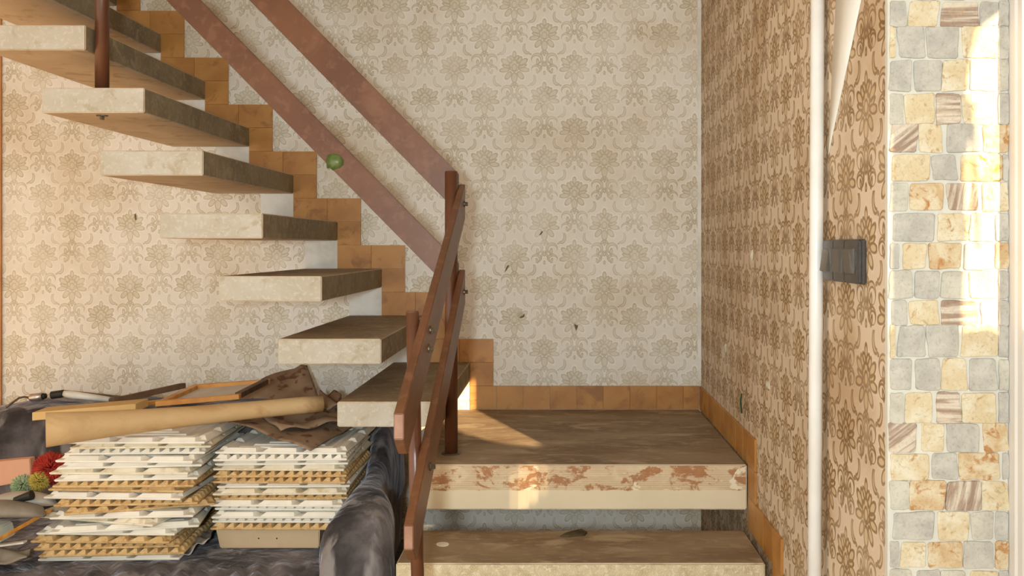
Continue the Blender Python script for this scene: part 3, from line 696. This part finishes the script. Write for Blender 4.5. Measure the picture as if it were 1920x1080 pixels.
# torch, tube and cable on the sofa back
M['silver'] = mottled('silver_metal', (196,186,176), (170,160,150), 30, .3); M['silver'].node_tree.nodes['Principled BSDF'].inputs['Metallic'].default_value = .8
M['black'] = mottled('black_rubber', (40,38,34), (28,26,24), 20, .5)
M['clear'] = mottled('milky_plastic', (222,216,204), (206,198,184), 14, .3)
sk = tag(empty('lamp_socket', at(75, 748, 3.34)), 'silver lamp socket with a bent grey cable on the sofa back', 'lamp socket')
a, b = at(56, 746, 3.34), at(80, 743, 3.34)
MB().tube([a, a.lerp(b, .1), b], [.010, .014, .014], 16).build('shell', M['silver'], sk, smooth=True)
MB().tube([b, b.lerp(at(87, 742, 3.34), .9)], [.011, .009], 14).build('contact', M['black'], sk, smooth=True)
MB().tube([at(12, 763, 3.30), at(22, 756, 3.32), at(36, 746, 3.34), at(46, 744, 3.34), a], .004, 8).build('cable', M['bolt'], sk, smooth=True)
tb = tag(empty('sealant_tube', at(105, 745, 3.34)), 'clear plastic tube with a black cap on the sofa back', 'tube')
a, b, c = at(97, 741, 3.34), at(119, 738, 3.34), at(205, 749, 3.36)
MB().tube([a, b], .014, 16).build('cap', M['black'], tb, smooth=False); MB().tube([b, b.lerp(c, .15), c], [.011, .014, .010], 14).build('barrel', M['clear'], tb, smooth=True)
tag(MB().tube([at(120, 733, 3.42), at(235, 745, 3.44), at(260, 752, 3.44)], .004, 8).build('thin_rod', M['bolt'], smooth=True, origin=at(120, 733, 3.42)), 'thin grey rod lying behind the clear plastic tube', 'rod')
# ------------------------------------------------------------------ clutter at the left end of the sofa
M['pink'] = mottled('salmon_board', (206,154,124), (196,142,112), 4, .7, bs=.05)
tag(MB().loft([[at(-70, 872, 3.0), at(56, 860, 3.0), at(58, 900, 2.98), at(-70, 925, 2.98)], [p+Vector((0, .03, .002)) for p in (at(-70, 872, 3.0), at(56, 860, 3.0), at(58, 900, 2.98), at(-70, 925, 2.98))]]).build('pink_folder', M['pink'], bevel=.002, origin=at(-10, 900, 3.0)), 'salmon pink folder standing at the left end of the sofa', 'folder')
def tuft(c, r, nstr, mat, parent, seed, flat=1.0):
    rr = random.Random(seed); m = MB()
    for _ in range(nstr):
        d = Vector((rr.gauss(0,1), rr.gauss(0,1), rr.gauss(0,1))).normalized(); l = r*rr.uniform(.8, 1.02)
        side = d.orthogonal().normalized(); side.rotate(Matrix.Rotation(rr.uniform(0, 6.28), 3, d)); up = d.cross(side)
        bend = side*rr.uniform(-.3, .3)*r; w_ = r*.04
        o = Vector(c); a_ = o+d*l*.25; b_ = o+d*l*.7+bend*.5; e_ = o+d*l+bend
        m.loft([[a_+side*w_, a_-side*w_*.5+up*w_, a_-side*w_*.5-up*w_], [b_+side*w_*1.5, b_-side*w_*.8+up*w_*1.5, b_-side*w_*.8-up*w_*1.5], [e_+side*w_*.5, e_-side*w_*.3+up*w_*.5, e_-side*w_*.3-up*w_*.5]])
    return m.build('feather_tuft', mat, parent, smooth=True)
M['red'] = mottled('red_fluff', (196,66,46), (160,42,32), 30, .9); M['yel'] = mottled('yellow_fluff', (206,182,86), (184,158,70), 30, .9); M['grn'] = mottled('pale_green_fluff', (178,188,146), (150,166,124), 30, .9)
fd = tag(empty('feather_duster', at(92, 900, 2.82)), 'fluffy red feather duster with yellow and green tufts beside the left stack', 'feather duster')
tag(tuft(at(96, 878, 2.84), .052, 1300, M['red'], fd, 1), 'red tuft'); tag(tuft(at(74, 902, 2.80), .032, 700, M['yel'], fd, 2), 'yellow tuft'); tag(tuft(at(42, 910, 2.80), .034, 700, M['grn'], fd, 3), 'pale green tuft')
M['greyp'] = mottled('grey_plastic', (176,168,154), (158,150,136), 8, .4); M['greyd'] = mottled('grey_felt', (138,128,114), (120,110,96), 10, .7)
def slipper(px, py, Y, L, Wd, Hh, rz, label, mat):
    c = at(px, py, Y); m = MB(); rings = []
    for i in range(13):
        t_ = i/12; x = (t_-.5)*L; hw = Wd*.5*(.55+.45*math.sin(math.pi*min(1, t_*.9+.12)))*(1 if 0 < i < 12 else .35); hh = Hh*(.45+.55*math.sin(math.pi*t_)**.8)*(1 if 0 < i < 12 else .4)
        rings.append([(x, hw*math.cos(a_*math.pi/8), hh*(.5+.5*math.sin(a_*math.pi/8))) for a_ in range(16)])
    m.loft(rings); o = m.build('slipper', mat, smooth=True); o.location = c; o.rotation_euler = (0, 0, rz); return tag(o, label, 'slipper')
slipper(38, 950, 2.72, .20, .085, .045, .15, 'pale grey slipper lying sole up below the feather duster', M['greyp'])
slipper(2, 968, 2.66, .26, .10, .045, -.05, 'mid grey slipper in front of the pale one at the left edge', M['greyd'])
tag(MB().tube([at(28, 938, 2.68), at(60, 928, 2.68)], [.009, .014], 14).build('black_plug', M['black'], origin=at(28, 938, 2.68)), 'small black rubber plug lying on the pale grey slipper', 'plug')
M['mint'] = mottled('mint_plastic', (206,212,198), (190,198,184), 10, .4)
mt = at(4, 1006, 2.66); tag(MB().loft([[(mt.x-.09, 2.60, mt.z), (mt.x+.03, 2.60, mt.z), (mt.x+.03, 2.68, mt.z), (mt.x-.09, 2.68, mt.z)], [(mt.x-.085, 2.605, mt.z+.042), (mt.x+.022, 2.605, mt.z+.042), (mt.x+.022, 2.675, mt.z+.042), (mt.x-.085, 2.675, mt.z+.042)]]).build('plastic_tub', M['mint'], bevel=.004, origin=mt), 'small pale mint plastic tub at the left edge of the sofa', 'tub')
tag(beam(at(-30, 1028, 2.56), at(88, 962, 2.70), (.008, .010, 0), .009, 'wooden_stick', M['gold']), 'thin golden wooden stick slanting beside the left stack', 'stick')
tag(beam(at(-30, 1030, 2.62), at(44, 1020, 2.655), (.0, .02, 0), .006, 'white_lath', M['clear']), 'narrow white slat lying flat below the golden stick', 'slat')
sheet([at(-40, 1062, 2.58), at(50, 1050, 2.60), at(58, 1030, 2.66), at(-40, 1034, 2.66)], 'grey_cloth', M['greyd'], 'crumpled grey cloth under the white slat', 'cloth', lambda u, v: Vector((0, 0, .006*math.sin(u*8+v*5))), 14, 8)
M['film'] = mottled('clear_wrapping_film', (176,172,166), (150,146,140), 20, .15, spec=.8)
sheet([at(335, 1050, 2.68), at(392, 1010, 2.74), at(405, 985, 2.95), at(350, 1005, 2.90)], 'plastic_wrap', M['film'], 'crumpled shiny plastic wrap between the two stacks', 'plastic wrap', lambda u, v: Vector((0, 0, .010*math.sin(u*13+v*9)*math.sin(v*7+u*3))), 18, 12, .002)
